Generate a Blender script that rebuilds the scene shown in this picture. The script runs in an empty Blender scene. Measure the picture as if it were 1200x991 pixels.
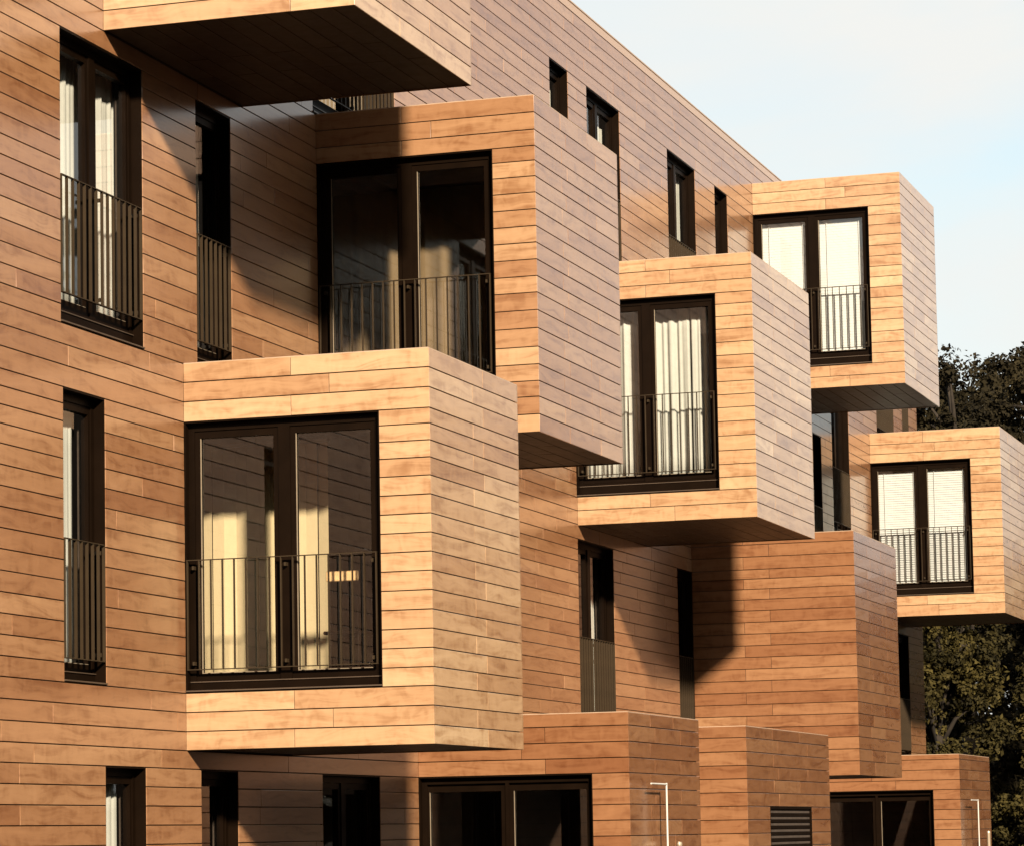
import bpy, math, random
import numpy as np
from mathutils import Vector, Matrix
from mathutils.bvhtree import BVHTree

random.seed(7)
rng = np.random.default_rng(7)
SC = bpy.context.scene
COL = SC.collection
rad = math.radians

# ------------------------------------------------------------------ camera
# world: +X along the long facade (away), +Y into the building, +Z up; the eye is at z = 0
F_PX, YAW, PITCH, ROLL = 3718.4, 0.307179649, 0.0896281083, -0.017738848
fw = Vector((math.cos(YAW) * math.cos(PITCH), math.sin(YAW) * math.cos(PITCH), math.sin(PITCH)))
rt = Vector((math.sin(YAW), -math.cos(YAW), 0.0))
up = rt.cross(fw)
rt2 = math.cos(ROLL) * rt + math.sin(ROLL) * up
up2 = -math.sin(ROLL) * rt + math.cos(ROLL) * up
cam_d = bpy.data.cameras.new('camera')
cam_d.sensor_fit = 'HORIZONTAL'
cam_d.sensor_width = 36.0
cam_d.lens = F_PX / 1200.0 * 36.0
cam_d.shift_y = (645.1836 - 495.5) / 1200.0
cam_d.clip_start = 0.5
cam_d.clip_end = 9000.0
cam = bpy.data.objects.new('camera', cam_d)
COL.objects.link(cam)
cam.matrix_world = Matrix(((rt2.x, up2.x, -fw.x, 0), (rt2.y, up2.y, -fw.y, 0), (rt2.z, up2.z, -fw.z, 0), (0, 0, 0, 1)))
SC.camera = cam

# ------------------------------------------------------------------ light
SUN_R, SUN_Q = 0.69, 0.555          # per metre along +X the light moves SUN_R into the wall and SUN_Q down
sun_dir = Vector((1.0, SUN_R, -SUN_Q)).normalized()
SUN_EL = math.asin(-sun_dir.z)
to_sun = -sun_dir
SUN_AZ = math.atan2(to_sun.x, to_sun.y)
sun_d = bpy.data.lights.new('sun', 'SUN')
sun_d.energy = 5.0
sun_d.angle = rad(3.2)
sun_d.color = (1.0, 0.87, 0.695)
sun = bpy.data.objects.new('sun', sun_d)
COL.objects.link(sun)
sun.rotation_euler = sun_dir.to_track_quat('-Z', 'Y').to_euler()

world = bpy.data.worlds.new('World')
SC.world = world
world.use_nodes = True
wn = world.node_tree
wn.nodes.clear()
w_out = wn.nodes.new('ShaderNodeOutputWorld')
w_bg = wn.nodes.new('ShaderNodeBackground')
w_sky = wn.nodes.new('ShaderNodeTexSky')
w_sky.sky_type = 'NISHITA'
w_sky.sun_disc = False
w_sky.sun_elevation = SUN_EL
w_sky.sun_rotation = SUN_AZ
w_sky.air_density = 1.0
w_sky.dust_density = 2.0
w_tc = wn.nodes.new('ShaderNodeTexCoord')
w_map = wn.nodes.new('ShaderNodeMapping')
w_map.inputs['Scale'].default_value = (1.0, 1.0, 2.6)
w_map.inputs['Location'].default_value = (0.35, 0.2, 0.1)
w_no = wn.nodes.new('ShaderNodeTexNoise')
w_no.inputs['Scale'].default_value = 4.6
w_no.inputs['Detail'].default_value = 5.0
w_no.inputs['Roughness'].default_value = 0.55
w_no.inputs['Distortion'].default_value = 0.6
w_cr = wn.nodes.new('ShaderNodeMapRange')
w_cr.inputs[1].default_value = 0.30
w_cr.inputs[2].default_value = 0.62
w_cr.inputs[3].default_value = 0.60
w_cr.inputs[4].default_value = 1.0
w_mix = wn.nodes.new('ShaderNodeMix')
w_mix.data_type = 'RGBA'
w_mix.inputs['B'].default_value = (4.06, 4.09, 3.96, 1)      # thin bright cloud veil
wn.links.new(w_tc.outputs['Generated'], w_map.inputs['Vector'])
wn.links.new(w_map.outputs[0], w_no.inputs['Vector'])
wn.links.new(w_no.outputs[0], w_cr.inputs[0])
wn.links.new(w_cr.outputs[0], w_mix.inputs['Factor'])
w_tint = wn.nodes.new('ShaderNodeMix')
w_tint.data_type = 'RGBA'
w_tint.blend_type = 'MULTIPLY'
w_tint.inputs['Factor'].default_value = 1.0
w_tint.inputs['B'].default_value = (0.88, 1.02, 0.92, 1)     # slightly teal, as the photograph's sky
wn.links.new(w_sky.outputs[0], w_tint.inputs['A'])
wn.links.new(w_tint.outputs['Result'], w_mix.inputs['A'])
wn.links.new(w_mix.outputs['Result'], w_bg.inputs['Color'])
w_bg.inputs['Strength'].default_value = 0.05
wn.links.new(w_bg.outputs[0], w_out.inputs[0])

SC.view_settings.view_transform = 'Standard'
SC.view_settings.look = 'None'
SC.view_settings.gamma = 1.0
SC.view_settings.exposure = 2.15
SC.render.engine = 'CYCLES'
SC.cycles.use_denoising = True
SC.cycles.max_bounces = 8
SC.cycles.transparent_max_bounces = 16
SC.cycles.caustics_reflective = False
SC.cycles.caustics_refractive = False

GROUND = -1.95
WALL_Y = 11.2
# ------------------------------------------------------------------ materials
def new_mat(name):
    m = bpy.data.materials.new(name)
    m.use_nodes = True
    nt = m.node_tree
    return m, nt, nt.nodes['Principled BSDF']

def simple(name, col, rough=0.5, metal=0.0, noise=0.0, scale=8.0, spec=0.5):
    m, nt, b = new_mat(name)
    b.inputs['Roughness'].default_value = rough
    b.inputs['Metallic'].default_value = metal
    b.inputs['Specular IOR Level'].default_value = spec
    tc = nt.nodes.new('ShaderNodeTexCoord')
    no = nt.nodes.new('ShaderNodeTexNoise')
    no.inputs['Scale'].default_value = scale
    no.inputs['Detail'].default_value = 4
    nt.links.new(tc.outputs['Object'], no.inputs['Vector'])
    rp = nt.nodes.new('ShaderNodeValToRGB')
    rp.color_ramp.elements[0].position = 0.3
    rp.color_ramp.elements[1].position = 0.7
    lo = tuple(c * (1 - noise) for c in col) + (1,)
    hi = tuple(min(1, c * (1 + noise)) for c in col) + (1,)
    rp.color_ramp.elements[0].color = lo
    rp.color_ramp.elements[1].color = hi
    nt.links.new(no.outputs[0], rp.inputs[0])
    nt.links.new(rp.outputs[0], b.inputs['Base Color'])
    return m

def wood_material(name, base, coat, spec=0.5):
    m, nt, b = new_mat(name)
    N, L = nt.nodes.new, nt.links.new
    uv = N('ShaderNodeUVMap'); uv.uv_map = 'grain'
    at = N('ShaderNodeAttribute'); at.attribute_name = 'tone'
    # warped long grain: cathedral figure along the board
    mp = N('ShaderNodeMapping'); mp.inputs['Scale'].default_value = (0.9, 7.0, 1)
    L(uv.outputs[0], mp.inputs[0])
    warp = N('ShaderNodeTexNoise'); warp.inputs['Scale'].default_value = 1.1; warp.inputs['Detail'].default_value = 2
    L(uv.outputs[0], warp.inputs['Vector'])
    mw = N('ShaderNodeMix'); mw.data_type = 'VECTOR'; mw.inputs['Factor'].default_value = 0.0
    add = N('ShaderNodeVectorMath'); add.operation = 'MULTIPLY_ADD'
    add.inputs[1].default_value = (0.7, 1.9, 0)
    L(warp.outputs['Color'], add.inputs[0]); L(mp.outputs[0], add.inputs[2])
    g1 = N('ShaderNodeTexNoise'); g1.inputs['Scale'].default_value = 1.6; g1.inputs['Detail'].default_value = 3
    g1.inputs['Roughness'].default_value = 0.6; g1.inputs['Distortion'].default_value = 0.7
    L(add.outputs[0], g1.inputs['Vector'])
    wv = N('ShaderNodeTexWave'); wv.wave_type = 'BANDS'; wv.bands_direction = 'Y'
    wv.inputs['Scale'].default_value = 1.3; wv.inputs['Distortion'].default_value = 5.0
    wv.inputs['Detail'].default_value = 3; wv.inputs['Detail Scale'].default_value = 0.7
    L(add.outputs[0], wv.inputs['Vector'])
    # fine pores
    mp2 = N('ShaderNodeMapping'); mp2.inputs['Scale'].default_value = (9.0, 170.0, 1)
    L(uv.outputs[0], mp2.inputs[0])
    g2 = N('ShaderNodeTexNoise'); g2.inputs['Scale'].default_value = 1.0; g2.inputs['Detail'].default_value = 3
    L(mp2.outputs[0], g2.inputs['Vector'])
    # cross-grain ripple (flame) and broad weathering patches
    mp3 = N('ShaderNodeMapping'); mp3.inputs['Scale'].default_value = (3.6, 2.2, 1); mp3.inputs['Rotation'].default_value = (0, 0, 0.5)
    L(uv.outputs[0], mp3.inputs[0])
    g3 = N('ShaderNodeTexNoise'); g3.inputs['Scale'].default_value = 2.2; g3.inputs['Detail'].default_value = 1.5; g3.inputs['Distortion'].default_value = 1.2
    L(mp3.outputs[0], g3.inputs['Vector'])

    def mad(a, k, c):
        n = N('ShaderNodeMath'); n.operation = 'MULTIPLY_ADD'
        L(a, n.inputs[0]); n.inputs[1].default_value = k
        if isinstance(c, (int, float)): n.inputs[2].default_value = c
        else: L(c, n.inputs[2])
        return n.outputs[0]
    s = mad(g1.outputs[0], 1.30, -0.56)
    s = mad(wv.outputs['Fac'], 0.03, s)
    s = mad(g2.outputs[0], 0.24, s)
    s = mad(g3.outputs[0], 0.55, s)
    rp = N('ShaderNodeValToRGB'); e = rp.color_ramp.elements
    e[0].position = 0.17; e[0].color = tuple(c * k for c, k in zip(base, (0.68, 0.58, 0.50))) + (1,)
    e[1].position = 0.83; e[1].color = tuple(c * k for c, k in zip(base, (1.14, 1.17, 1.20))) + (1,)
    mid = rp.color_ramp.elements.new(0.50); mid.color = base + (1,)
    L(s, rp.inputs[0])
    # every board its own tone: redder as it gets darker
    cmb = N('ShaderNodeCombineXYZ')
    for k_, ex in enumerate((0.72, 1.08, 1.34)):
        m1 = N('ShaderNodeMath'); m1.operation = 'MULTIPLY'; m1.inputs[1].default_value = ex
        m2 = N('ShaderNodeMath'); m2.operation = 'EXPONENT'
        L(at.outputs['Fac'], m1.inputs[0]); L(m1.outputs[0], m2.inputs[0]); L(m2.outputs[0], cmb.inputs[k_])
    mt = N('ShaderNodeMix'); mt.data_type = 'RGBA'; mt.blend_type = 'MULTIPLY'; mt.inputs['Factor'].default_value = 1.0
    L(rp.outputs[0], mt.inputs['A']); L(cmb.outputs[0], mt.inputs['B'])
    L(mt.outputs['Result'], b.inputs['Base Color'])
    ro = N('ShaderNodeMapRange'); ro.inputs[3].default_value = 0.36; ro.inputs[4].default_value = 0.50
    L(g3.outputs[0], ro.inputs[0]); L(ro.outputs[0], b.inputs['Roughness'])
    b.inputs['Specular IOR Level'].default_value = spec
    b.inputs['Coat Weight'].default_value = coat
    b.inputs['Coat Roughness'].default_value = 0.19
    b.inputs['Coat IOR'].default_value = 1.5
    bp = N('ShaderNodeBump'); bp.inputs['Strength'].default_value = 0.05; bp.inputs['Distance'].default_value = 0.01
    L(g1.outputs[0], bp.inputs['Height']); L(bp.outputs[0], b.inputs['Normal'])
    return m

def glass_material(name, tint):
    m = bpy.data.materials.new(name); m.use_nodes = True
    nt = m.node_tree; nt.nodes.clear()
    N, L = nt.nodes.new, nt.links.new
    out = N('ShaderNodeOutputMaterial'); mx = N('ShaderNodeMixShader')
    tr = N('ShaderNodeBsdfTransparent'); tr.inputs[0].default_value = tint + (1,)
    gl = N('ShaderNodeBsdfGlossy'); gl.inputs['Roughness'].default_value = 0.015
    fr = N('ShaderNodeFresnel'); fr.inputs[0].default_value = 1.5
    tc = N('ShaderNodeTexCoord'); no = N('ShaderNodeTexNoise'); no.inputs['Scale'].default_value = 0.9
    bp = N('ShaderNodeBump'); bp.inputs['Strength'].default_value = 0.03; bp.inputs['Distance'].default_value = 0.02
    L(tc.outputs['Object'], no.inputs['Vector']); L(no.outputs[0], bp.inputs['Height']); L(bp.outputs[0], gl.inputs['Normal'])
    ge = N('ShaderNodeNewGeometry'); fm = N('ShaderNodeMath'); fm.operation = 'SUBTRACT'; fm.use_clamp = True
    fk = N('ShaderNodeMath'); fk.operation = 'MULTIPLY_ADD'; fk.inputs[1].default_value = 0.65; fk.inputs[2].default_value = 0.095
    L(fr.outputs[0], fk.inputs[0]); L(fk.outputs[0], fm.inputs[0]); L(ge.outputs['Backfacing'], fm.inputs[1])
    L(fm.outputs[0], mx.inputs[0]); L(tr.outputs[0], mx.inputs[1]); L(gl.outputs[0], mx.inputs[2]); L(mx.outputs[0], out.inputs[0])
    return m

def cloth_material(name, col, trans=0.25):
    m = bpy.data.materials.new(name); m.use_nodes = True
    nt = m.node_tree; nt.nodes.clear()
    N, L = nt.nodes.new, nt.links.new
    out = N('ShaderNodeOutputMaterial'); mx = N('ShaderNodeMixShader'); mx.inputs[0].default_value = trans
    d = N('ShaderNodeBsdfDiffuse'); t = N('ShaderNodeBsdfTranslucent')
    tc = N('ShaderNodeTexCoord'); no = N('ShaderNodeTexNoise'); no.inputs['Scale'].default_value = 14; no.inputs['Detail'].default_value = 3
    rp = N('ShaderNodeValToRGB')
    rp.color_ramp.elements[0].color = tuple(c * 0.86 for c in col) + (1,)
    rp.color_ramp.elements[1].color = col + (1,)
    L(tc.outputs['Object'], no.inputs['Vector']); L(no.outputs[0], rp.inputs[0])
    L(rp.outputs[0], d.inputs[0]); L(rp.outputs[0], t.inputs[0])
    L(d.outputs[0], mx.inputs[1]); L(t.outputs[0], mx.inputs[2]); L(mx.outputs[0], out.inputs[0])
    return m

def leaf_material(name, lo, hi):
    m, nt, b = new_mat(name)
    N, L = nt.nodes.new, nt.links.new
    at = N('ShaderNodeAttribute'); at.attribute_name = 'tone'
    rp = N('ShaderNodeValToRGB')
    rp.color_ramp.elements[0].color = lo + (1,); rp.color_ramp.elements[1].color = hi + (1,)
    L(at.outputs['Fac'], rp.inputs[0]); L(rp.outputs[0], b.inputs['Base Color'])
    b.inputs['Roughness'].default_value = 0.8
    b.inputs['Specular IOR Level'].default_value = 0.06
    return m

M_WOOD = wood_material('wood_panel', (0.197, 0.1165, 0.0605), 1.0, 0.12)
M_SOFFIT = wood_material('dark_soffit', (0.024, 0.014, 0.007), 0.0, 0.06)  # underside boards: much darker base colour, no coat
M_CORE = simple('dark_membrane', (0.030, 0.022, 0.017), 0.8, noise=0.2, spec=0.1)
M_FRAME = simple('bronze_frame', (0.0030, 0.0015, 0.0007), 0.4, noise=0.25, scale=3, spec=0.03)
M_RAIL = simple('bronze_rail', (0.0155, 0.0098, 0.0048), 0.45, metal=0.0, noise=0.15, scale=5, spec=0.12)
M_SILL = simple('sill_metal', (0.04, 0.026, 0.016), 0.4, metal=0.3, noise=0.15, scale=5)
M_STEEL = simple('edge_steel', (0.16, 0.125, 0.085), 0.35, metal=0.4, noise=0.1)
M_COPING = simple('coping_metal', (0.22, 0.15, 0.10), 0.4, metal=0.2, noise=0.1)
M_GLASS = glass_material('window_glass', (0.97, 0.97, 0.955))
M_PLASTER = simple('room_plaster', (0.12, 0.09, 0.06), 0.85, noise=0.1, spec=0.1)
M_CURTAIN = cloth_material('cream_curtain', (0.34, 0.335, 0.305))
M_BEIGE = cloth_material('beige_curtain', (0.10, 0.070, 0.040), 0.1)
M_VBLIND = cloth_material('ochre_blind', (0.38, 0.305, 0.185), 0.1)
M_BLIND = cloth_material('white_blind', (0.37, 0.375, 0.37), 0.12)
M_WHITE = simple('white_paint', (0.25, 0.235, 0.21), 0.35, noise=0.04)
M_CHAIR = simple('pale_beech', (0.33, 0.21, 0.10), 0.45, noise=0.15, scale=20)
M_BARK = simple('bark', (0.011, 0.0075, 0.0045), 0.9, noise=0.4, scale=6, spec=0.2)
M_LEAF_DARK = leaf_material('dark_leaf', (0.004, 0.003, 0.0012), (0.012, 0.009, 0.0035))
M_LEAF = leaf_material('green_leaf', (0.003, 0.0026, 0.0008), (0.029, 0.022, 0.0055))
M_GROUND = simple('ground_cover', (0.035, 0.027, 0.020), 0.9, noise=0.4, scale=0.6, spec=0.2)

# ------------------------------------------------------------------ object helpers
WLOC = {}
def link(o, parent=None, loc=(0, 0, 0)):
    COL.objects.link(o)
    loc = Vector(loc)
    WLOC[o.name] = loc
    if parent is not None:
        o.parent = parent
        o.location = loc - WLOC[parent.name]
    else:
        o.location = loc
    return o

def empty(name, loc, parent=None):
    o = bpy.data.objects.new(name, None)
    o.empty_display_size = 0.2
    return link(o, parent, loc)

def tag(o, label=None, cat=None, group=None, kind=None):
    if label: o['label'] = label
    if cat: o['category'] = cat
    if group: o['group'] = group
    if kind: o['kind'] = kind
    return o

class MB:
    """collects world-space geometry for one mesh object"""
    def __init__(s): s.v = []; s.f = []
    def box(s, x0, x1, y0, y1, z0, z1):
        b = len(s.v)
        s.v += [(x0, y0, z0), (x1, y0, z0), (x1, y1, z0), (x0, y1, z0), (x0, y0, z1), (x1, y0, z1), (x1, y1, z1), (x0, y1, z1)]
        s.f += [[b + i for i in q] for q in ((0, 3, 2, 1), (4, 5, 6, 7), (0, 1, 5, 4), (1, 2, 6, 5), (2, 3, 7, 6), (3, 0, 4, 7))]
        return s
    def lbox(s, fr, u0, u1, v0, v1, n0, n1):
        P = [fr.p(u, v, n) for u, v, n in ((u0, v0, n0), (u1, v0, n0), (u1, v1, n0), (u0, v1, n0), (u0, v0, n1), (u1, v0, n1), (u1, v1, n1), (u0, v1, n1))]
        b = len(s.v); s.v += [tuple(p) for p in P]
        fl = fr.U.cross(fr.V).dot(fr.N) < 0
        for q in ((0, 3, 2, 1), (4, 5, 6, 7), (0, 1, 5, 4), (1, 2, 6, 5), (2, 3, 7, 6), (3, 0, 4, 7)):
            s.f.append([b + i for i in (reversed(q) if fl else q)])
        return s
    def tube(s, pts, radii, n=8):
        base = len(s.v)
        for i, p in enumerate(pts):
            p = Vector(p)
            a = Vector(pts[min(i + 1, len(pts) - 1)]) - Vector(pts[max(i - 1, 0)])
            a.normalize()
            t = a.cross(Vector((0, 0, 1)) if abs(a.z) < 0.9 else Vector((1, 0, 0))).normalized()
            w = a.cross(t)
            for k in range(n):
                an = 2 * math.pi * k / n
                s.v.append(tuple(p + radii[i] * (math.cos(an) * t + math.sin(an) * w)))
        for i in range(len(pts) - 1):
            for k in range(n):
                a0 = base + i * n + k; a1 = base + i * n + (k + 1) % n
                s.f.append([a0, a1, a1 + n, a0 + n])
        s.f.append([base + k for k in reversed(range(n))])
        s.f.append([base + (len(pts) - 1) * n + k for k in range(n)])
        return s
    def build(s, name, mat, parent=None, loc=None, smooth=False, bevel=0):
        if loc is None:
            a = np.array(s.v); c = (a.min(0) + a.max(0)) / 2; loc = (c[0], c[1], a[:, 2].min())
        me = bpy.data.meshes.new(name)
        me.from_pydata([(x - loc[0], y - loc[1], z - loc[2]) for x, y, z in s.v], [], s.f)
        me.materials.append(mat)
        if smooth:
            for p in me.polygons: p.use_smooth = True
        o = link(bpy.data.objects.new(name, me), parent, loc)
        if bevel:
            bm = o.modifiers.new('edge', 'BEVEL'); bm.width = bevel; bm.segments = 1
        return o

class Frame:
    """a flat surface: origin, U (along), V (up), N (outward)"""
    def __init__(s, O, U, V, N): s.O, s.U, s.V, s.N = Vector(O), Vector(U), Vector(V), Vector(N)
    def p(s, u, v, n=0.0): return s.O + s.U * u + s.V * v + s.N * n

FW = Frame((0, WALL_Y, 0), (1, 0, 0), (0, 0, 1), (0, -1, 0))                 # long facade, u = X, v = Z
def front_frame(x): return Frame((x, WALL_Y, 0), (0, -1, 0), (0, 0, 1), (-1, 0, 0))   # u = distance out from the facade
def outer_frame(y): return Frame((0, y, 0), (1, 0, 0), (0, 0, 1), (0, -1, 0))

# ------------------------------------------------------------------ ground
g = MB(); g.v = [(-3000, -3000, GROUND), (3000, -3000, GROUND), (3000, 3000, GROUND), (-3000, 3000, GROUND)]; g.f = [[0, 1, 2, 3]]
tag(g.build('ground', M_GROUND, loc=(0, 0, GROUND)), 'dark open ground in front of the timber clad apartment building', 'ground', kind='structure')

# ------------------------------------------------------------------ board courses (storey heights as on the facade)
C_GROUND = [0.64 - 0.1635 * i for i in range(16, 0, -1)]
C1 = [0.64, 0.80, 0.966, 1.134, 1.303, 1.465, 1.63, 1.795, 1.961, 2.128, 2.295, 2.46, 2.625, 2.79, 2.955, 3.12, 3.277, 3.425, 3.570]
C2 = [3.705, 3.885, 4.058, 4.228, 4.382, 4.544, 4.715, 4.898, 5.075, 5.247, 5.408, 5.572, 5.737, 5.900, 6.065, 6.23, 6.39, 6.545]
C3 = [6.690] + [c + 2.965 for c in C2[1:]]
CT = [9.655, 9.825, 9.995, 10.16, 10.325, 10.485]
COURSES = C_GROUND + C1 + C2 + C3 + CT
HEAD = [0.64, 3.705, 6.690, 9.655]
FLOOR = [-1.73, 1.303, 4.228, 7.193]

PLANKS = []       # every board of the cladding, made into objects further down
def clad(owner, fr, u0, u1, courses, holes, joints, tone=0.0, spread=0.28):
    for i in range(len(courses) - 1):
        va, vb = courses[i], courses[i + 1]
        spans = [(u0, u1)]
        for ha, hb, hv0, hv1 in holes:
            if va >= hv0 - 0.012 and vb <= hv1 + 0.012:
                ns = []
                for a, b in spans:
                    if hb <= a or ha >= b: ns.append((a, b)); continue
                    if ha > a: ns.append((a, ha))
                    if hb < b: ns.append((hb, b))
                spans = ns
        js = joints(i, va) if callable(joints) else joints
        for a, b in spans:
            cuts = [a] + [j for j in sorted(js) if a + 0.16 < j < b - 0.16] + [b]
            for k in range(len(cuts) - 1):
                p, q = cuts[k], cuts[k + 1]
                if q - p < 0.02: continue
                t = (tone(p, va) if callable(tone) else tone) + spread * float(np.clip(rng.normal(0, 0.42), -1, 1))
                PLANKS.append(dict(owner=owner, fr=fr, u0=p + (0.0025 if k else 0), u1=q - (0.0025 if k < len(cuts) - 2 else 0),
                                   v0=va + 0.0042, v1=vb - 0.0042, tone=t, off=(random.uniform(0, 60), random.uniform(0, 60)),
                                   tilt=[random.uniform(-0.0011, 0.0011) for _ in range(4)]))

# ------------------------------------------------------------------ the building
BX0, BX1, ROOF = 15.0, 62.0, 10.615
building = empty('apartment_building', (38.0, WALL_Y + 4, GROUND))
tag(building, 'four storey apartment building clad in brown timber boards with projecting box bays', 'building')

# windows in the long facade: x0, x1, storey, leaves, railing
WALL_WINDOWS = [
    (23.27, 24.90, 2, 2, True), (26.065, 26.88, 2, 1, True), (23.30, 24.105, 1, 1, True),
    (24.075, 24.89, 0, 1, False), (26.07, 26.92, 0, 1, False), (29.055, 30.695, 0, 2, False),
    (29.01, 31.43, 3, 2, True), (37.19, 37.99, 3, 1, True), (38.83, 40.40, 3, 2, True),
    (42.885, 44.47, 3, 2, True), (45.65, 46.45, 3, 1, True),
    (38.04, 39.67, 1, 2, True), (42.945, 43.755, 1, 1, True),
    (52.17, 52.85, 2, 1, True), (57.85, 59.55, 3, 2, True), (60.43, 61.12, 3, 1, True),
    (59.40, 60.46, 1, 1, True), (18.9, 20.5, 1, 2, True), (19.2, 20.0, 3, 1, True), (18.9, 20.5, 0, 2, False),
    (38.04, 38.85, 2, 1, False), (46.9, 47.7, 2, 1, False),
]
STAIR = (53.75, 55.23, 5.075, 7.70)                      # tall stair window at half level
BAYS = {  # x0, x1, depth out, z0, z1, storey of its glazing or None
    'T': (24.115, 27.18, 2.27, 6.850, 10.16, 3), 'A': (25.745, 28.295, 2.305, 0.80, 4.228, 1),
    'B': (29.09, 32.07, 2.275, 3.885, 7.193, 2), 'C': (38.06, 41.39, 2.31, 3.870, 7.175, 2),
    'D': (43.77, 46.92, 2.35, 0.765, 4.195, None), 'E': (48.135, 51.15, 2.345, 6.850, 10.155, 3),
    'F': (57.12, 60.25, 2.39, 3.855, 7.235, 2), 'G': (31.88, 34.85, 2.32, GROUND, 1.274, 0),
    'H': (37.215, 41.96, 2.30, GROUND, 1.274, None), 'I': (51.9, 55.0, 2.36, GROUND, 1.218, 0),
}
BAY_LABEL = {
    'T': 'highest bay at the top left with deep shadow beneath it', 'A': 'lowest lit bay at centre left with cream slatted blind inside',
    'B': 'half shaded bay with dark reflecting glazed doors', 'C': 'sunlit bay with long cream curtains behind its glazed doors',
    'D': 'blind bay with boards only and a shadow on its front', 'E': 'uppermost bay against the sky with closed white blinds',
    'F': 'rightmost bay with half open slatted blinds', 'G': 'ground floor bay with wide dark window beside a thin white post',
    'H': 'ground floor block of boards with a dark louvred vent', 'I': 'ground floor bay at the far right with dark window and white post',
}
def win_rect(w): return (w[0], w[1], FLOOR[w[2]], HEAD[w[2]])
wall_holes = [win_rect(w) for w in WALL_WINDOWS] + [STAIR]
bay_holes = [(b[0], b[1], b[3], b[4]) for b in BAYS.values()]

def cut_grid(u0, u1, v0, v1, holes):
    """rectangles covering a wall minus its openings"""
    vs = sorted({v0, v1} | {min(max(h[k], v0), v1) for h in holes for k in (2, 3)})
    out = []
    for a, b in zip(vs[:-1], vs[1:]):
        if b - a < 1e-4: continue
        spans = [(u0, u1)]
        for ha, hb, h0, h1 in holes:
            if h0 < (a + b) / 2 < h1:
                ns = []
                for p, q in spans:
                    if hb <= p or ha >= q: ns.append((p, q)); continue
                    if ha > p: ns.append((p, ha))
                    if hb < q: ns.append((hb, q))
                spans = ns
        out += [(p, q, a, b) for p, q in spans if q - p > 1e-4]
    return out

inner_holes = wall_holes + [(b[0] + 0.25, b[1] - 0.25, max(b[3] + 0.3, GROUND), b[4] - 0.3) for k, b in BAYS.items() if b[5] is not None]
wm = MB()
for p, q, a, b in cut_grid(BX0, BX1, GROUND, ROOF - 0.01, inner_holes):
    wm.box(p, q, WALL_Y + 0.03, WALL_Y + 0.26, a, b)
wall = wm.build('wall', M_CORE, building)
core = MB()
core.box(BX0, BX1, 20.8, 21.0, GROUND, ROOF - 0.01)
core.box(BX0, BX0 + 0.2, WALL_Y + 0.262, 20.798, GROUND, ROOF - 0.01)
core.box(BX1 - 0.2, BX1, WALL_Y + 0.262, 20.798, GROUND, ROOF - 0.01)
core.build('end_wall', M_CORE, building)
slabs = MB()
for z in (1.10, 4.03, 7.0):
    slabs.box(BX0 + 0.202, BX1 - 0.202, WALL_Y + 0.264, 20.796, z - 0.22, z)
for x in (22.1, 25.35, 28.6, 31.75, 34.9, 37.1, 41.7, 45.2, 48.0, 51.5, 53.4, 56.0):
    for za, zb in ((GROUND + 0.01, 0.878), (1.102, 3.808), (4.032, 6.778), (7.002, ROOF - 0.25)):
        slabs.box(x - 0.06, x + 0.06, WALL_Y + 0.27, 17.0, za, zb)
slabs.build('floor_slab', M_PLASTER, building)
MB().box(BX0 - 0.0, BX1, WALL_Y - 0.004, 21.0, ROOF - 0.125, ROOF - 0.02).build('roof', M_WOOD, building)
MB().box(BX0 - 0.01, BX1 + 0.01, WALL_Y - 0.012, 21.01, ROOF - 0.018, ROOF).build('coping', M_COPING, building)

WALL_TONE = -0.6          # the facade's boards: one tone from ground to roof
def wall_joints():
    cache = {}
    def fn(i, v):
        if i not in cache:
            r = random.Random(100 + i)
            x = BX0 + r.uniform(0.3, 1.5) + (0.7 if i % 2 else 0.0); js = []
            while x < BX1:
                js.append(x); x += r.choice((1.3, 1.55, 2.1, 2.6)) * (1.9 if x < 34 else 0.9)
            cache[i] = js
        return cache[i]
    return fn
clad(wall, FW, BX0, BX1, COURSES, wall_holes + bay_holes, wall_joints(), tone=WALL_TONE)
# gable end
GE = Frame((BX1, WALL_Y, 0), (0, 1, 0), (0, 0, 1), (1, 0, 0))
for z in COURSES[::1]: pass
clad(wall, GE, 0.012, 9.8, COURSES, [], lambda i, v: [1.9 + 0.6 * (i % 2), 4.6 + 0.5 * (i % 2), 7.4], tone=WALL_TONE)

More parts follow.
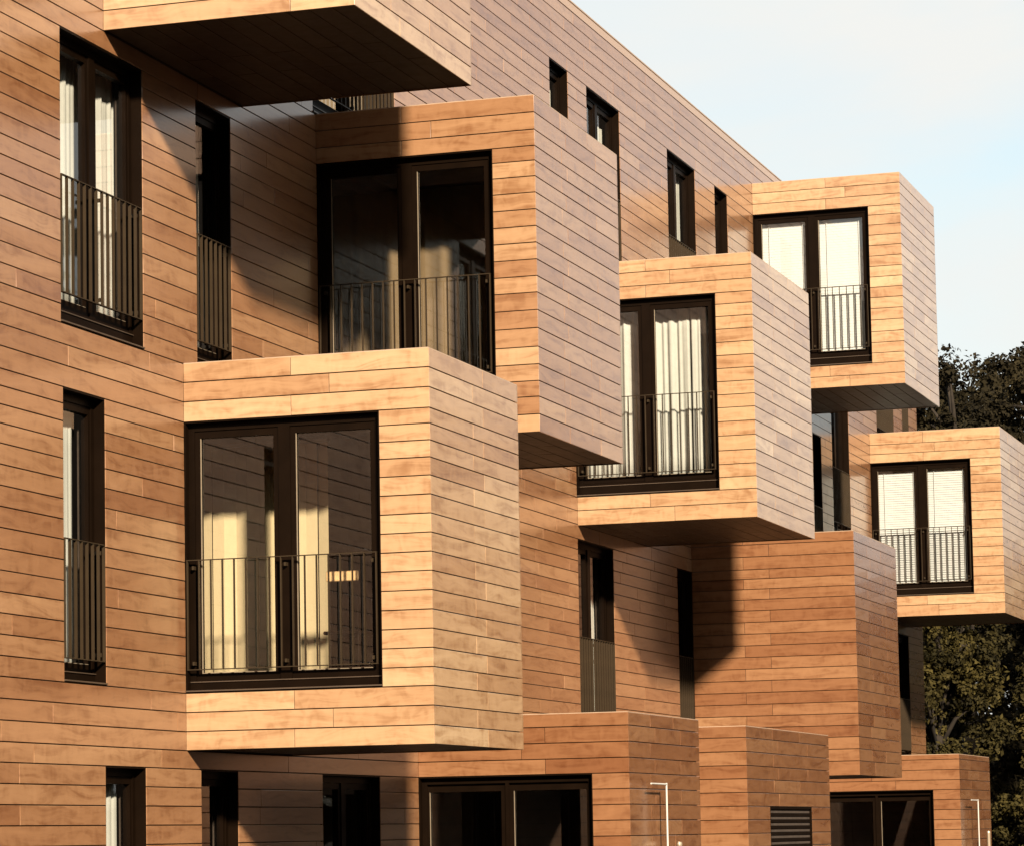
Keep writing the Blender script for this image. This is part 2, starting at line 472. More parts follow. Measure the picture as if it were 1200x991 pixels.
bay_obj = {}
def fit_courses(z0, z1):
    """the facade's own courses, nudged so that first and last meet the bay's edges"""
    ext = COURSES
    cs = [c for c in ext if z0 + 0.06 < c < z1 - 0.06]
    return [z0] + cs + [z1]
PILLAR = 1.84
for key, (x0, x1, dep, z0, z1, st) in BAYS.items():
    yo = WALL_Y - dep
    ff = front_frame(x0); of = outer_frame(yo)
    sh = MB()
    i0, i1, iy = x0 + 0.03, x1 - 0.03, yo + 0.03
    zb, zt = z0 + 0.03, z1 - 0.012
    if st is None:
        sh.box(i0, i1, iy, WALL_Y + 0.028, zb, zt)
    else:
        h0, h1 = FLOOR[st], HEAD[st]
        h0 = max(h0, zb + 0.1)
        pil = WALL_Y - (PILLAR if key != 'G' and key != 'I' else 1.92)
        sh.box(i0, i0 + 0.25, iy, pil, zb, zt)                          # corner pier
        sh.box(i0, i0 + 0.25, pil, WALL_Y + 0.028, h1, zt)               # head
        sh.box(i0, i0 + 0.25, pil, WALL_Y + 0.028, zb, h0)               # below the glazing
        sh.box(i0 + 0.25, i1, iy, iy + 0.22, zb, zt)                     # outer side
        sh.box(i1 - 0.22, i1, iy + 0.22, WALL_Y + 0.028, zb, zt)         # far side
        sh.box(i0 + 0.25, i1 - 0.22, iy + 0.22, WALL_Y + 0.028, zt - 0.25, zt)
        sh.box(i0 + 0.25, i1 - 0.22, iy + 0.22, WALL_Y + 0.028, zb, min(zb + 0.3, max(h0, zb + 0.1)))
    bo = sh.build('bay', M_CORE, building)
    bo['label'] = BAY_LABEL[key]
    bay_obj[key] = bo
    cs = fit_courses(z0, z1)
    W = PILLAR if key not in 'GI' else 1.92
    holes = [(-0.5, W, FLOOR[st], HEAD[st])] if st is not None else []
    rb = random.Random(ord(key))
    ja, jb = {'A': (1.02, 1.38), 'B': (0.90, 1.21), 'C': (0.945, 1.26), 'D': (0.75, 1.125), 'E': (1.17, 1.48), 'F': (0.98, 1.19),
              'G': (1.15, 1.41), 'T': (1.35, 1.7), 'H': (0.9, 1.4), 'I': (0.9, 1.3)}[key]
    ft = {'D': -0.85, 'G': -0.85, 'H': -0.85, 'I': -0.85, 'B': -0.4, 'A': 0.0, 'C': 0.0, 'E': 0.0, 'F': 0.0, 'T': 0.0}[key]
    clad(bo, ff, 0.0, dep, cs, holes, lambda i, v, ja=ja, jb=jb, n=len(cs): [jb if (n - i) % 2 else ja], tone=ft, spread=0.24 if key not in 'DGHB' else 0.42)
    span = x1 - x0
    if span < 2.7: oj = lambda i, v, x0=x0: [x0 + (1.2 if i % 2 else 1.5)]
    else:
        def oj(i, v, x0=x0, x1=x1, key=key):
            r = random.Random(i * 7 + ord(key)); s = x1 - x0
            return [x0 + s * (0.30 if i % 2 else 0.36) + r.uniform(-.03, .03)] + ([x0 + s * (0.62 if i % 2 else 0.72)] if r.random() < 0.75 else [])
    vent = [(38.41, 40.82, 0.64 - 0.1635 * 8, 0.64 - 0.1635 * 2)] if key == 'H' else []
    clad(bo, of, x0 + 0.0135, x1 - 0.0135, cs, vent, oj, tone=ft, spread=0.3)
    fe = Frame((x1, WALL_Y, 0), (0, -1, 0), (0, 0, 1), (1, 0, 0))
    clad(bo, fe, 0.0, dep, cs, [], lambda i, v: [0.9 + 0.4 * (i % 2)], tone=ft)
    if z0 > GROUND + 0.1:                                                   # boarded soffit
        sf = Frame((0, WALL_Y, z0 + 0.014), (1, 0, 0), (0, -1, 0), (0, 0, -1))
        n = 11
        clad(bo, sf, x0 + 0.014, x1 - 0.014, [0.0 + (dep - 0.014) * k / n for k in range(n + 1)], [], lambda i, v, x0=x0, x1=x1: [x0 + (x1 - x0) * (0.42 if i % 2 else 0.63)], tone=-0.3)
    MB().box(x0 + 0.002, x1 - 0.002, yo + 0.002, WALL_Y - 0.001, z1 - 0.010, z1 + 0.004).build('coping', M_COPING, building)

# ------------------------------------------------------------------ windows and railings
BAL = None
def railing(fr, u0, u1, zt, zb, n0=-0.024, n1=0.004):
    global BAL
    o = empty('railing', fr.p((u0 + u1) / 2, zb, n0), building)
    MB().lbox(fr, u0, u1, zt - 0.008, zt, n0, n1).build('top_rail', M_RAIL, o)
    MB().lbox(fr, u0, u1, zb, zb + 0.008, n0, n1).build('bottom_rail', M_RAIL, o)
    k = max(1, round((u1 - u0 - 0.02) / 0.112))
    for u in (u0 + 0.03, u1 - 0.03) if u1 - u0 < 1.2 else (u0 + 0.05, (u0 + u1) / 2 + 0.03, u1 - 0.05):     # fixing lugs
        for z in (zt - 0.07, zb + 0.06):
            MB().lbox(fr, u - 0.009, u + 0.009, z - 0.016, z + 0.016, n0 - 0.07, n0).build('bracket', M_RAIL, o)
    for i in range(k + 1):
        u = u0 + 0.006 + (u1 - u0 - 0.012) * i / k
        b = MB().lbox(fr, u - 0.0045, u + 0.0045, zb + 0.0092, zt - 0.0092, n0 + 0.001, n1 - 0.001).build('baluster', M_RAIL, o)
    return o

def window(fr, u0, u1, z0, z1, leaves, rec=0.08, bottom=0.17, top=0.14, side=0.117, mull=0.21, lip=True, reveal=0.2, label=None):
    """dark metal window set back in its opening: lining, fixed frame, casements, panes and sill"""
    m = MB()
    e = 0.012
    m.lbox(fr, u0, u0 + e, z0, z1, -reveal, -0.006)
    m.lbox(fr, u1 - e, u1, z0, z1, -reveal, -0.006)
    m.lbox(fr, u0 + e, u1 - e, z1 - e, z1, -reveal, -0.006)
    m.lbox(fr, u0 + e, u1 - e, z0, z0 + e, -reveal, -0.006)
    a, b = u0 + e, u1 - e
    c, d = z0 + e, z1 - e
    fs = 0.055
    m.lbox(fr, a, a + fs, c, d, -rec - 0.09, -rec)
    m.lbox(fr, b - fs, b, c, d, -rec - 0.09, -rec)
    m.lbox(fr, a + fs, b - fs, d - 0.065, d, -rec - 0.09, -rec)
    m.lbox(fr, a + fs, b - fs, c, c + bottom - 0.075 - e, -rec - 0.09, -rec)
    gu0, gu1 = u0 + side, u1 - side
    gz0, gz1 = z0 + bottom, z1 - top
    if leaves == 2:
        mid = (gu0 + gu1) / 2
        lf = [(gu0, mid - mull / 2), (mid + mull / 2, gu1)]
        m.lbox(fr, mid - mull / 2 + 0.05, mid + mull / 2 - 0.05, c + bottom - 0.075 - e, d - 0.065, -rec - 0.09, -rec + 0.002)
    else:
        lf = [(gu0, gu1)]
    w = m.build('window', M_FRAME, building)
    if label: w['label'] = label
    for p, q in lf:
        s = MB(); t = 0.05; n0, n1 = -rec - 0.075, -rec - 0.012
        s.lbox(fr, p - t, p, gz0 - 0.07, gz1 + 0.06, n0, n1)
        s.lbox(fr, q, q + t, gz0 - 0.07, gz1 + 0.06, n0, n1)
        s.lbox(fr, p, q, gz1, gz1 + 0.06, n0, n1)
        s.lbox(fr, p, q, gz0 - 0.07, gz0, n0, n1)
        s.build('casement', M_FRAME, w)
        bd = MB(); g_ = 0.006                                            # slim glazing bead
        bd.lbox(fr, p, p + g_, gz0, gz1, n1 - 0.02, n1 - 0.004)
        bd.lbox(fr, p + g_, q, gz0, gz0 + g_, n1 - 0.02, n1 - 0.004)
        bd.build('glazing_bead', M_STEEL, w)
        MB().lbox(fr, p - 0.004, q + 0.004, gz0 - 0.004, gz1 + 0.004, -rec - 0.052, -rec - 0.044).build('pane', M_GLASS, w)
    if lip:
        MB().lbox(fr, u0 + 0.003, u1 - 0.003, z0 + 0.0122, z0 + 0.024, -rec + 0.001, 0.012).build('sill', M_SILL, w)
        MB().lbox(fr, u0 + e + 0.003, u1 - e - 0.003, z0 + bottom * 0.55, z0 + bottom * 0.55 + 0.008, -rec + 0.0005, -rec + 0.012).build('drip_strip', M_SILL, w)
    return w

for k, (x0, x1, st, lv, ra) in enumerate(WALL_WINDOWS):
    window(FW, x0, x1, FLOOR[st], HEAD[st], lv, rec=0.10, bottom=0.175 if st < 2 else 0.235, side=0.10)
    if ra: railing(FW, x0 + 0.02, x1 - 0.02, HEAD[st] - 1.225, HEAD[st] - 2.205)
window(FW, STAIR[0], STAIR[1], STAIR[2], STAIR[3], 2, rec=0.10, bottom=0.2, side=0.10)
railing(FW, STAIR[0] + 0.02, STAIR[1] - 0.02, 6.29, 5.33)
for key, (x0, x1, dep, z0, z1, st) in BAYS.items():
    if st is None: continue
    ff = front_frame(x0)
    if st == 0:
        hd = 0.79
        window(ff, 0.0, 1.92, FLOOR[0], HEAD[0], 2, rec=0.08, bottom=0.15, top=0.16 if key == 'G' else 0.17, side=0.09, mull=0.14)
    else:
        window(ff, 0.0, PILLAR, FLOOR[st], HEAD[st], 2, rec=0.08, bottom=0.175 if st == 1 else 0.24)
        railing(ff, 0.014, 1.80, HEAD[st] - 1.225, HEAD[st] - 2.2)

# louvred vent
vr = (38.41, 40.82, 0.64 - 0.1635 * 8, 0.64 - 0.1635 * 2)
of = outer_frame(WALL_Y - 2.30)
v = MB()
v.lbox(of, vr[0], vr[0] + 0.03, vr[2], vr[3], -0.028, -0.002); v.lbox(of, vr[1] - 0.03, vr[1], vr[2], vr[3], -0.028, -0.002)
v.lbox(of, vr[0] + 0.03, vr[1] - 0.03, vr[3] - 0.03, vr[3], -0.028, -0.002)
vent_o = v.build('vent', M_FRAME, building)
for i in range(11):
    z = vr[3] - 0.12 - i * 0.078
    s = MB().lbox(of, vr[0] + 0.032, vr[1] - 0.032, z, z + 0.04, -0.027, -0.018)
    s.build('slat', M_FRAME, vent_o)

# ------------------------------------------------------------------ cladding boards as objects
def plank_geo(P):
    fr, u0, u1, v0, v1 = P['fr'], P['u0'], P['u1'], P['v0'], P['v1']
    t, ch = 0.012, 0.0022
    loc = [(u0, v0, -t), (u1, v0, -t), (u1, v1, -t), (u0, v1, -t),
           (u0, v0, -ch), (u1, v0, -ch), (u1, v1, -ch), (u0, v1, -ch)]
    d = P['tilt']
    loc += [(u0 + ch, v0 + ch, d[0]), (u1 - ch, v0 + ch, d[1]), (u1 - ch, v1 - ch, d[2]), (u0 + ch, v1 - ch, d[3])]
    vs = [fr.p(*q) for q in loc]
    fs = [(8, 9, 10, 11)]
    for i in range(4):
        j = (i + 1) % 4
        fs.append((4 + i, 4 + j, 8 + j, 8 + i)); fs.append((i, j, 4 + j, 4 + i))
    if fr.U.cross(fr.V).dot(fr.N) < 0: fs = [tuple(reversed(f)) for f in fs]
    return vs, fs, loc

all_v, all_f = [], []
for P in PLANKS:
    P['geo'] = plank_geo(P)
    b = len(all_v); all_v += [tuple(x) for x in P['geo'][0]]; all_f += [tuple(b + i for i in f) for f in P['geo'][1]]
bpy.context.view_layer.update()
for o in bpy.data.objects:
    if o.type == 'MESH' and o.name.split('.')[0] in ('wall', 'bay', 'casement', 'window'):
        b = len(all_v); L = WLOC[o.name]
        all_v += [tuple(v.co + L) for v in o.data.vertices]; all_f += [tuple(b + i for i in p.vertices) for p in o.data.polygons]
bvh = BVHTree.FromPolygons(all_v, all_f)
def to_px(p):
    x, y, z = p.dot(rt2), p.dot(-up2), p.dot(fw)
    return x / z * F_PX + 600, y / z * F_PX + 645.18
for P in PLANKS:
    fr = P['fr']; um, vm = (P['u0'] + P['u1']) / 2, (P['v0'] + P['v1']) / 2
    c = fr.p(um, vm)
    P['area'] = 0.0
    if c.dot(fr.N) > -0.01 * c.length: continue
    vis = 0; S_ = 15
    du = (P['u1'] - P['u0']) / S_
    for i in range(S_):
        for vv in (0.25, 0.75):
            q = fr.p(P['u0'] + (i + .5) * du, P['v0'] + vv * (P['v1'] - P['v0']), 0.004)
            x, y = to_px(q)
            if not (0 <= x < 1200 and 0 <= y < 991): continue
            hit = bvh.ray_cast(Vector((0, 0, 0)), q.normalized(), q.length - 0.03)
            if hit[0] is None: vis += 1
    cs = [to_px(fr.p(u, w)) for u, w in ((P['u0'], P['v0']), (P['u1'], P['v0']), (P['u1'], P['v1']), (P['u0'], P['v1']))]
    ar = abs(sum(cs[i][0] * cs[(i + 1) % 4][1] - cs[(i + 1) % 4][0] * cs[i][1] for i in range(4))) / 2
    P['area'] = ar * vis / (2 * S_)
order = sorted(range(len(PLANKS)), key=lambda i: -PLANKS[i]['area'])
single = set(i for i in order[:300] if PLANKS[i]['area'] > 0)

def plank_mesh(name, Ps, loc):
    vs, fs, uvs, tones = [], [], [], []
    for P in Ps:
        b = len(vs); gv, gf, gl = P['geo']
        vs += [(p.x - loc[0], p.y - loc[1], p.z - loc[2]) for p in gv]
        for f in gf:
            fs.append(tuple(b + i for i in f))
            for i in f:
                uvs += [gl[i][0] + P['off'][0], gl[i][1] + P['off'][1]]
        tones += [P['tone']] * len(gv)
    me = bpy.data.meshes.new(name)
    me.from_pydata(vs, [], fs)
    uv = me.uv_layers.new(name='grain'); uv.data.foreach_set('uv', uvs)
    at = me.attributes.new('tone', 'FLOAT', 'POINT'); at.data.foreach_set('value', tones)
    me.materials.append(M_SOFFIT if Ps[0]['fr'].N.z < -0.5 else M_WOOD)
    return me

rest, rest_soffit = [], []
for i, P in enumerate(PLANKS):
    if i in single:
        c = P['fr'].p((P['u0'] + P['u1']) / 2, (P['v0'] + P['v1']) / 2)
        link(bpy.data.objects.new('plank', plank_mesh('plank', [P], c)), P['owner'], c)
    else: (rest_soffit if P['fr'].N.z < -0.5 else rest).append(P)
o = bpy.data.objects.new('plank', plank_mesh('plank', rest, (38.0, WALL_Y, 0.0)))
link(o, building, (38.0, WALL_Y, 0.0)); o['kind'] = 'stuff'
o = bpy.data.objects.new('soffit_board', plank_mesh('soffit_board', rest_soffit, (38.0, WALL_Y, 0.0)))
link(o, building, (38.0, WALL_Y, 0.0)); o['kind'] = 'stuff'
print('planks', len(PLANKS), 'single', len(single), 'smallest single px', PLANKS[order[min(299, len(order) - 1)]]['area'])

# ------------------------------------------------------------------ curtains and blinds (hang inside: things of their own)
def curtain(fr, u0, u1, z0, z1, n, folds, amp, label, mat=None, group='curtains hanging behind the glass', seed=1):
    r = random.Random(seed)
    steps = folds * 10
    vs, fs = [], []
    L_ = u1 - u0
    wav = [(r.uniform(.55, .8) * folds, r.uniform(0, 6.3), 0.7), (r.uniform(.95, 1.3) * folds, r.uniform(0, 6.3), 0.6), (r.uniform(1.7, 2.3) * folds, r.uniform(0, 6.3), 0.25)]
    rows = 8
    for j in range(rows):
        h = j / (rows - 1)
        z = z0 + (z1 - z0) * h
        for i in range(steps + 1):
            t = i / steps
            w = sum(a * math.sin(2 * math.pi * t * f + p + 0.5 * h * math.sin(p * 3)) for f, p, a in wav) * amp * (1.0 - 0.35 * h)
            vs.append((u0 + L_ * t, z, w))
    for j in range(rows - 1):
        for i in range(steps):
            a = j * (steps + 1) + i
            fs.append((a, a + 1, a + steps + 2, a + steps + 1))
    m = MB(); m.v = [tuple(fr.p(u, z, n + w)) for u, z, w in vs]; m.f = fs
    o = m.build('curtain', mat or M_CURTAIN, smooth=True)
    so = o.modifiers.new('cloth', 'SOLIDIFY'); so.thickness = 0.004
    return tag(o, label, 'curtain', group)

def slat_blind(fr, u0, u1, z0, z1, n, label, pitch=0.042, tilt=62, low=None, lowtilt=30):
    """venetian blind: head rail, slats, tapes, bottom rail"""
    c = fr.p((u0 + u1) / 2, z0, n)
    root = empty('venetian_blind', c)
    tag(root, label, 'blind', 'slatted blinds behind bay windows')
    MB().lbox(fr, u0, u1, z1 - 0.035, z1, n - 0.02, n + 0.02).build('head_rail', M_BLIND, root)
    MB().lbox(fr, u0, u1, z0, z0 + 0.02, n - 0.02, n + 0.02).build('bottom_rail', M_BLIND, root)
    for u in (u0 + 0.12, u1 - 0.12):
        MB().lbox(fr, u - 0.004, u + 0.004, z0 + 0.0205, z1 - 0.0355, n + 0.021, n + 0.0225).build('ladder_cord', M_BLIND, root)
    mesh = {}
    def slat(t):
        if t not in mesh:
            w = 0.025; a = rad(t)
            dn, dz = w * math.cos(a), w * math.sin(a)
            m = MB(); h = 0.5 * (u1 - u0) - 0.004
            th = 0.0012
            for uu in (-h, h):
                for nn, zz in ((-dn, dz), (dn, -dz)):
                    for s in (-th, th):
                        p = fr.U * uu + fr.N * nn + fr.V * (zz + s)
                        m.v.append(tuple(p))
            m.f = [[0, 2, 6, 4], [1, 5, 7, 3], [0, 1, 3, 2], [4, 6, 7, 5], [0, 4, 5, 1], [2, 3, 7, 6]]
            me = bpy.data.meshes.new('slat'); me.from_pydata(m.v, [], m.f); me.materials.append(M_BLIND); me.update()
            mesh[t] = me
        return mesh[t]
    z = z0 + 0.045
    while z < z1 - 0.05:
        t = tilt if (low is None or z > low) else lowtilt
        link(bpy.data.objects.new('slat', slat(t)), root, fr.p((u0 + u1) / 2, z, n))
        z += pitch
    return root

def vertical_blind(fr, u0, u1, z0, z1, n, label):
    root = empty('vertical_blind', fr.p((u0 + u1) / 2, z0, n))
    tag(root, label, 'blind')
    MB().lbox(fr, u0, u1, z1 - 0.03, z1, n - 0.02, n + 0.02).build('head_rail', M_WHITE, root)
    k = int((u1 - u0) / 0.115)
    for i in range(k):
        u = u0 + (i + .5) * (u1 - u0) / k
        a = rad(random.uniform(-4, 26)); w = 0.064
        m = MB()
        for s in (-1, 1):
            for z in (z0, z1 - 0.032):
                m.v.append(tuple(fr.p(u + s * w * math.cos(a), z, n + s * w * math.sin(a))))
                m.v.append(tuple(fr.p(u + s * w * math.cos(a), z, n + s * w * math.sin(a) - 0.002)))
        m.f = [[0, 4, 6, 2], [1, 3, 7, 5], [0, 2, 3, 1], [4, 5, 7, 6], [0, 1, 5, 4], [2, 6, 7, 3]]
        m.build('slat', M_VBLIND, root)
    return root

A, B_, C_, E_, F_ = (BAYS[k] for k in 'ABCEF')
vertical_blind(front_frame(A[0]), -1.6, 0.93, 1.36, 3.64, -1.15, 'ochre vertical slat blind inside the lowest left bay, catching two bars of sun')
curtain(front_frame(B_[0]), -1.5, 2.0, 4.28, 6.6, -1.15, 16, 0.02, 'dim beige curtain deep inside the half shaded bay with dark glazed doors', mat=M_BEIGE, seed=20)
fC = front_frame(C_[0])
curtain(fC, 0.02, 0.90, 4.40, 6.62, -0.33, 7, 0.030, 'cream curtain in left leaf of the central sunlit bay, half hidden by neighbouring bay', seed=3)
curtain(fC, 0.97, 1.42, 4.40, 6.62, -0.33, 4, 0.032, 'narrow cream curtain beside the mullion in the right leaf of the central sunlit bay', seed=4)
curtain(fC, 1.425, 1.86, 4.40, 6.62, -0.33, 4, 0.032, 'cream curtain nearest the corner in the right leaf of the central sunlit bay', seed=5)
fE = front_frame(E_[0])
slat_blind(fE, 0.10, 0.88, 7.38, 9.545, -0.19, 'closed white blind in left leaf of the uppermost bay against the sky', tilt=84)
slat_blind(fE, 1.02, 1.77, 7.38, 9.545, -0.19, 'closed white blind in right leaf of the uppermost bay against the sky', tilt=84)
fF = front_frame(F_[0])
slat_blind(fF, 0.10, 0.88, 4.42, 6.58, -0.19, 'white blind with open lower slats in left leaf of the rightmost bay', tilt=74, low=5.45, lowtilt=52)
slat_blind(fF, 1.02, 1.79, 4.42, 6.58, -0.19, 'white blind with open lower slats in right leaf of the rightmost bay', tilt=74, low=5.45, lowtilt=52)
curtain(FW, 23.78, 24.30, 4.40, 6.62, -0.30, 5, 0.016, 'cream curtain in the near leaf of the upper left double window', seed=6)
curtain(FW, 24.46, 25.05, 4.40, 6.62, -0.30, 5, 0.02, 'cream curtain in the far leaf of the upper left double window', seed=7)
curtain(FW, 23.74, 24.00, 1.40, 3.62, -0.25, 3, 0.010, 'pale curtain strip in the narrow first floor window at far left', seed=8)
curtain(FW, 24.55, 24.83, -1.6, 0.58, -0.25, 3, 0.012, 'pale curtain strip in the ground floor window at lower left', seed=9)
curtain(FW, 26.52, 26.70, 4.40, 6.60, -0.25, 2, 0.014, 'dim curtain edge in the narrow shaded window beneath the top left bay', seed=10)
curtain(FW, 39.35, 39.75, 1.40, 3.62, -0.30, 3, 0.015, 'cream curtain strip in the window under the central sunlit bay', seed=11)
curtain(FW, 37.70, 37.90, 7.30, 9.40, -0.20, 2, 0.012, 'pale curtain edge in the small top floor window left of the wide one', seed=12)
curtain(FW, 39.75, 40.30, 7.30, 9.40, -0.22, 4, 0.012, 'pale curtain strip in the wide top floor window above the half shaded bay', seed=13)
curtain(FW, 43.85, 44.42, 7.30, 9.58, -0.22, 5, 0.010, 'pale grey curtain in the top floor window left of the uppermost bay', seed=14)

# chair behind the glass of the lowest left bay: only its back rail shows clearly
def chair(fr, u, n, z):
    root = empty('chair', fr.p(u, z, n))
    tag(root, 'pale wooden chair with broad back rail behind the railing of the lowest left bay', 'chair')
    MB().lbox(fr, u - 0.15, u + 0.15, z + 0.895, z + 0.985, n + 0.20, n + 0.218).build('back_rail', M_CHAIR, root, bevel=0.006)
    MB().lbox(fr, u - 0.19, u + 0.19, z + 0.43, z + 0.46, n - 0.22, n + 0.2).build('seat', M_FRAME, root, bevel=0.008)
    for s in (-1, 1):
        MB().tube([fr.p(u + s * 0.13, z, n + 0.18), fr.p(u + s * 0.13, z + 0.43, n + 0.18), fr.p(u + s * 0.12, z + 0.95, n + 0.195)], [0.014, 0.016, 0.01]).build('leg', M_FRAME, root)
        MB().tube([fr.p(u + s * 0.17, z, n - 0.19), fr.p(u + s * 0.16, z + 0.428, n - 0.18)], [0.013, 0.016]).build('leg', M_FRAME, root)
chair(front_frame(A[0]), 1.39, -0.45, 1.36)

# ------------------------------------------------------------------ white posts by the ground floor bays
def post(x, y, top, arm, label):
    root = empty('post', (x, y, GROUND))
    tag(root, label, 'post', 'white posts by the ground floor bays')
    MB().tube([(x, y, GROUND), (x, y, top)], [0.0105, 0.0105], 10).build('pole', M_WHITE, root, smooth=False)
    MB().tube([(x + 0.012, y, top - 0.014), (x - arm, y, top - 0.012)], [0.011, 0.009], 10).build('arm', M_WHITE, root)
    MB().tube([(x, y, GROUND), (x, y, GROUND + 0.02)], [0.05, 0.05], 12).build('base_plate', M_WHITE, root)
post(32.93, 8.76, 0.54, 0.62, 'tall thin white metal post with short arm, before the nearer ground floor bay')
post(52.83, 8.70, 0.475, 0.66, 'small distant white metal post with short arm, before the farthest ground floor bay')
for x, y, zt, lb in ((33.35, 8.74, -0.09, 'short pale bollard top beside the nearer white post'), (53.2, 8.6, -0.05, 'short pale bollard top beside the farther white post')):
    r_ = empty('bollard', (x, y, GROUND)); tag(r_, lb, 'bollard', 'short bollards beside the posts')
    MB().tube([(x, y, GROUND), (x, y, zt - 0.03)], [0.03, 0.03], 12).build('shaft', M_STEEL, r_)
    MB().tube([(x, y, zt - 0.03), (x, y, zt)], [0.034, 0.026], 12).build('cap', M_STEEL, r_)

# ------------------------------------------------------------------ trees
def leaves_mesh(name, centres, sizes, normals, tones, mat):
    n = len(centres)
    a = rng.normal(size=(n, 3)); t1 = np.cross(normals, a); t1 /= np.linalg.norm(t1, axis=1)[:, None]
    t2 = np.cross(normals, t1); t2 /= np.linalg.norm(t2, axis=1)[:, None]
    s = sizes[:, None]
    nn = normals / np.linalg.norm(normals, axis=1)[:, None]
    v = np.stack([centres - t1 * s, centres - t2 * s * 0.55 + nn * s * 0.12, centres + t1 * s, centres + t2 * s * 0.55 + nn * s * 0.12], 1).reshape(-1, 3)
    me = bpy.data.meshes.new(name)
    me.vertices.add(4 * n); me.vertices.foreach_set('co', v.ravel())
    me.loops.add(4 * n); me.loops.foreach_set('vertex_index', np.arange(4 * n))
    me.polygons.add(n); me.polygons.foreach_set('loop_start', np.arange(n) * 4)
    me.update(calc_edges=True)
    at = me.attributes.new('tone', 'FLOAT', 'POINT'); at.data.foreach_set('value', np.repeat(tones, 4))
    me.materials.append(mat)
    return me

def tree(x, y, h, rx, low, label, mat, leaf, count, seed, clump=0.75, name='broadleaf_tree', nclump=None):
    global rng
    rng = np.random.default_rng(seed); r = random.Random(seed)
    root = empty(name, (x, y, GROUND))
    tag(root, label, 'tree', 'trees beyond the end of the building')
    tm = MB()
    tp = [(x, y, GROUND)]
    for k in range(1, 7):
        f = k / 6; tp.append((x + r.uniform(-.25, .25) * f, y + r.uniform(-.25, .25) * f, GROUND + h * 0.85 * f))
    tm.tube(tp, [0.26 * (1 - 0.85 * k / 6) + 0.02 for k in range(7)], 9)
    cz0, cz1 = GROUND + low, GROUND + h
    nclump = nclump or int(60 * rx)
    cl = []
    while len(cl) < nclump:
        p = np.array([r.uniform(-1, 1), r.uniform(-1, 1), r.uniform(-1, 1)])
        d = math.hypot(p[0], p[1])
        if d > math.sqrt(max(0.0, 1 - p[2] ** 4 * (1.0 if p[2] > 0 else 0.5))): continue
        p[2] = p[2] * (1 - 0.1 * r.random())
        cl.append((p[0] * rx * r.uniform(.85, 1.1), p[1] * rx * r.uniform(.85, 1.1), (cz0 + cz1) / 2 + p[2] * (cz1 - cz0) / 2))
    for c in cl[::max(1, len(cl) // 26)]:
        zt = max(GROUND + 0.8, min(c[2] - r.uniform(.6, 1.8), GROUND + h * 0.8))
        f = (zt - GROUND) / (h * 0.85); i = min(5, int(f * 6))
        s = Vector(tp[i]).lerp(Vector(tp[i + 1]), min(1, f * 6 - i))
        e = Vector((x + c[0], y + c[1], c[2])); m_ = s.lerp(e, .5) + Vector((0, 0, 0.25))
        tm.tube([s, m_, e], [0.075, 0.045, 0.012], 6)
    tm.build('trunk', M_BARK, root, loc=(x, y, GROUND), smooth=True)
    cl = np.array(cl); ci = rng.integers(0, len(cl), count)
    cr = rng.uniform(.45, 1.1, len(cl)) * clump; ct = rng.uniform(0.0, 1.0, len(cl)) ** 1.6 * 0.7
    dirs = rng.normal(size=(count, 3)); dirs /= np.linalg.norm(dirs, axis=1)[:, None]
    rr = rng.uniform(0, 1, count) ** 0.45
    pts = cl[ci] + dirs * (rr * cr[ci])[:, None] * np.array([1, 1, 0.75])
    pts[:, 0] += x; pts[:, 1] += y
    pts[:, 2] = np.maximum(pts[:, 2], GROUND + 0.05)
    nor = dirs * 0.6 + rng.normal(size=(count, 3)) * 0.6 + np.array([0, 0, 0.35])
    sz = leaf * rng.uniform(.6, 1.35, count)
    me = leaves_mesh('crown', pts - np.array([x, y, GROUND]), sz, nor, np.clip(ct[ci] + rng.uniform(0, .45, count), 0, 1), mat)
    link(bpy.data.objects.new('crown', me), root, (x, y, GROUND))

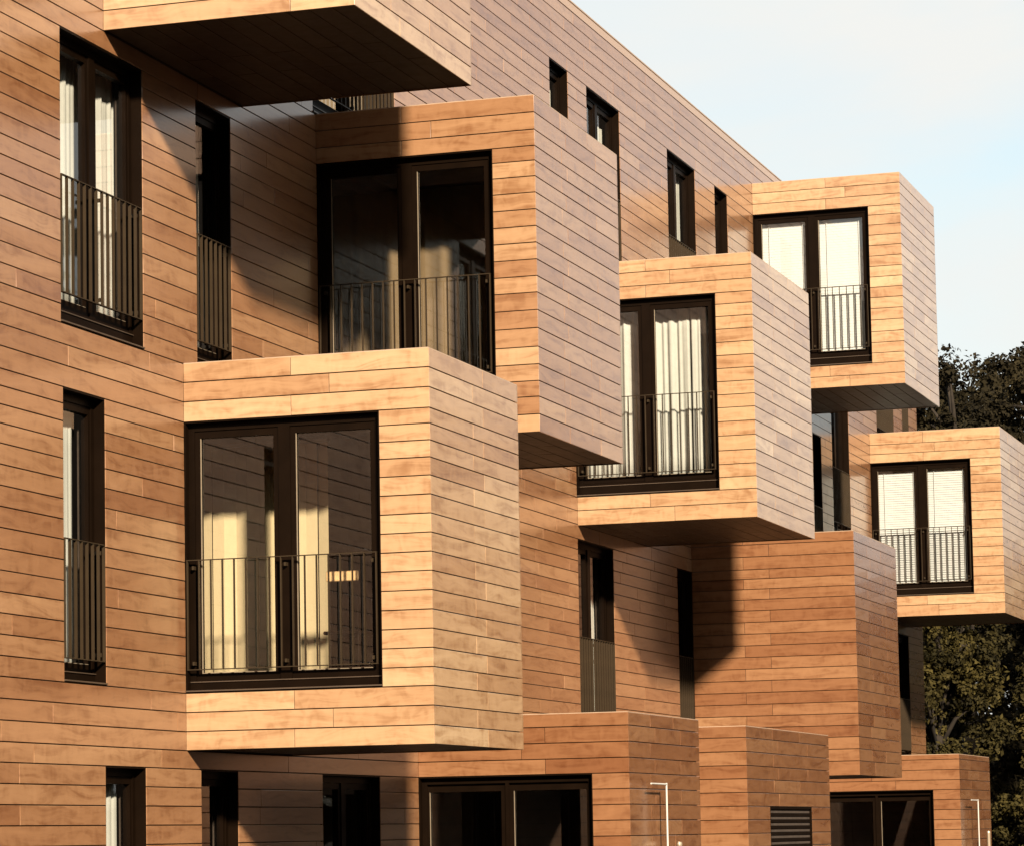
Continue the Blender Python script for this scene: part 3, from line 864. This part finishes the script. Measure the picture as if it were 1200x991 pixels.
tree(76.0, 9.6, 14.6, 2.9, 4.5, 'large dark tree rising above the rightmost bay against the sky', M_LEAF_DARK, 0.075, 60000, 11, clump=0.62, nclump=260)
tree(73.0, 12.2, 13.0, 1.25, 7.0, 'thin open crowned tree just right of the uppermost bay', M_LEAF_DARK, 0.066, 9000, 12, clump=0.42, nclump=70)
tree(68.5, 12.2, 9.0, 1.5, 0.4, 'green leafy tree close behind the end of the building under the rightmost bay', M_LEAF, 0.055, 42000, 13, clump=0.42, nclump=170)
tree(70.5, 9.4, 8.6, 1.25, 0.4, 'leafy tree at the lower right edge beyond the farthest ground floor bay', M_LEAF, 0.055, 34000, 14, clump=0.4, nclump=120)
tree(66.5, 9.7, 3.1, 1.1, 0.0, 'low leafy bush beside the farthest ground floor bay', M_LEAF, 0.05, 20000, 15, clump=0.3, name='bush', nclump=90)
tree(86.0, 13.5, 14.6, 4.4, 0.2, 'broad shaded tree standing farthest back behind the others', M_LEAF_DARK, 0.10, 70000, 16, clump=1.0, nclump=330)
tree(67.3, 13.6, 9.9, 0.9, 5.6, 'yellow green tree top glimpsed between the uppermost bay and the rightmost bay', M_LEAF, 0.05, 9000, 17, clump=0.4, nclump=50)

# mostly unseen wood, added as one mass to darken reflections and cut skylight
rng = np.random.default_rng(31)
cs = []
for i in range(6000):
    t = rng.uniform(0, 1) ** 1.4
    a = rad(12 - 212 * t)                                    # sweeps from beyond the building round to the street side
    R_ = 92 - 24 * t + rng.normal(0, 4)
    hgt = (17.0 if t < 0.085 else 8.5) + 14.0 * min(1, max(0, (t - .132) / .045)) * (1.0 if t < 0.62 else 0.6) + 1.5 * math.sin(19 * t) + rng.normal(0, 1.0)  # height varies by direction to block sky from reflections and fill
    cs.append((30 + R_ * math.cos(a), 12 + R_ * math.sin(a), GROUND + hgt * rng.uniform(0.05, 1.0)))
cs = np.array(cs)
n_ = 260000
near_view = np.arctan2(cs[:, 1] - 12, cs[:, 0] - 30) > rad(-5)
wgt = np.where(near_view, 6.0, 1.0); wgt /= wgt.sum()
ci = rng.choice(len(cs), n_, p=wgt)
d_ = rng.normal(size=(n_, 3)); d_ /= np.linalg.norm(d_, axis=1)[:, None]
pts = cs[ci] + d_ * rng.uniform(.3, 1.8, n_)[:, None]
pts[:, 2] = np.maximum(pts[:, 2], GROUND + .1)
sz_ = np.where(near_view[ci], rng.uniform(.10, .20, n_), rng.uniform(.5, .9, n_))
me = leaves_mesh('shading_woodland', pts, sz_, d_ + rng.normal(size=(n_, 3)) * .4, rng.uniform(0, 1, n_), M_LEAF_DARK)
tag(link(bpy.data.objects.new('shading_woodland', me)), 'dark wood mostly out of view, added to darken reflections and limit skylight', 'shading_woodland', kind='stuff')
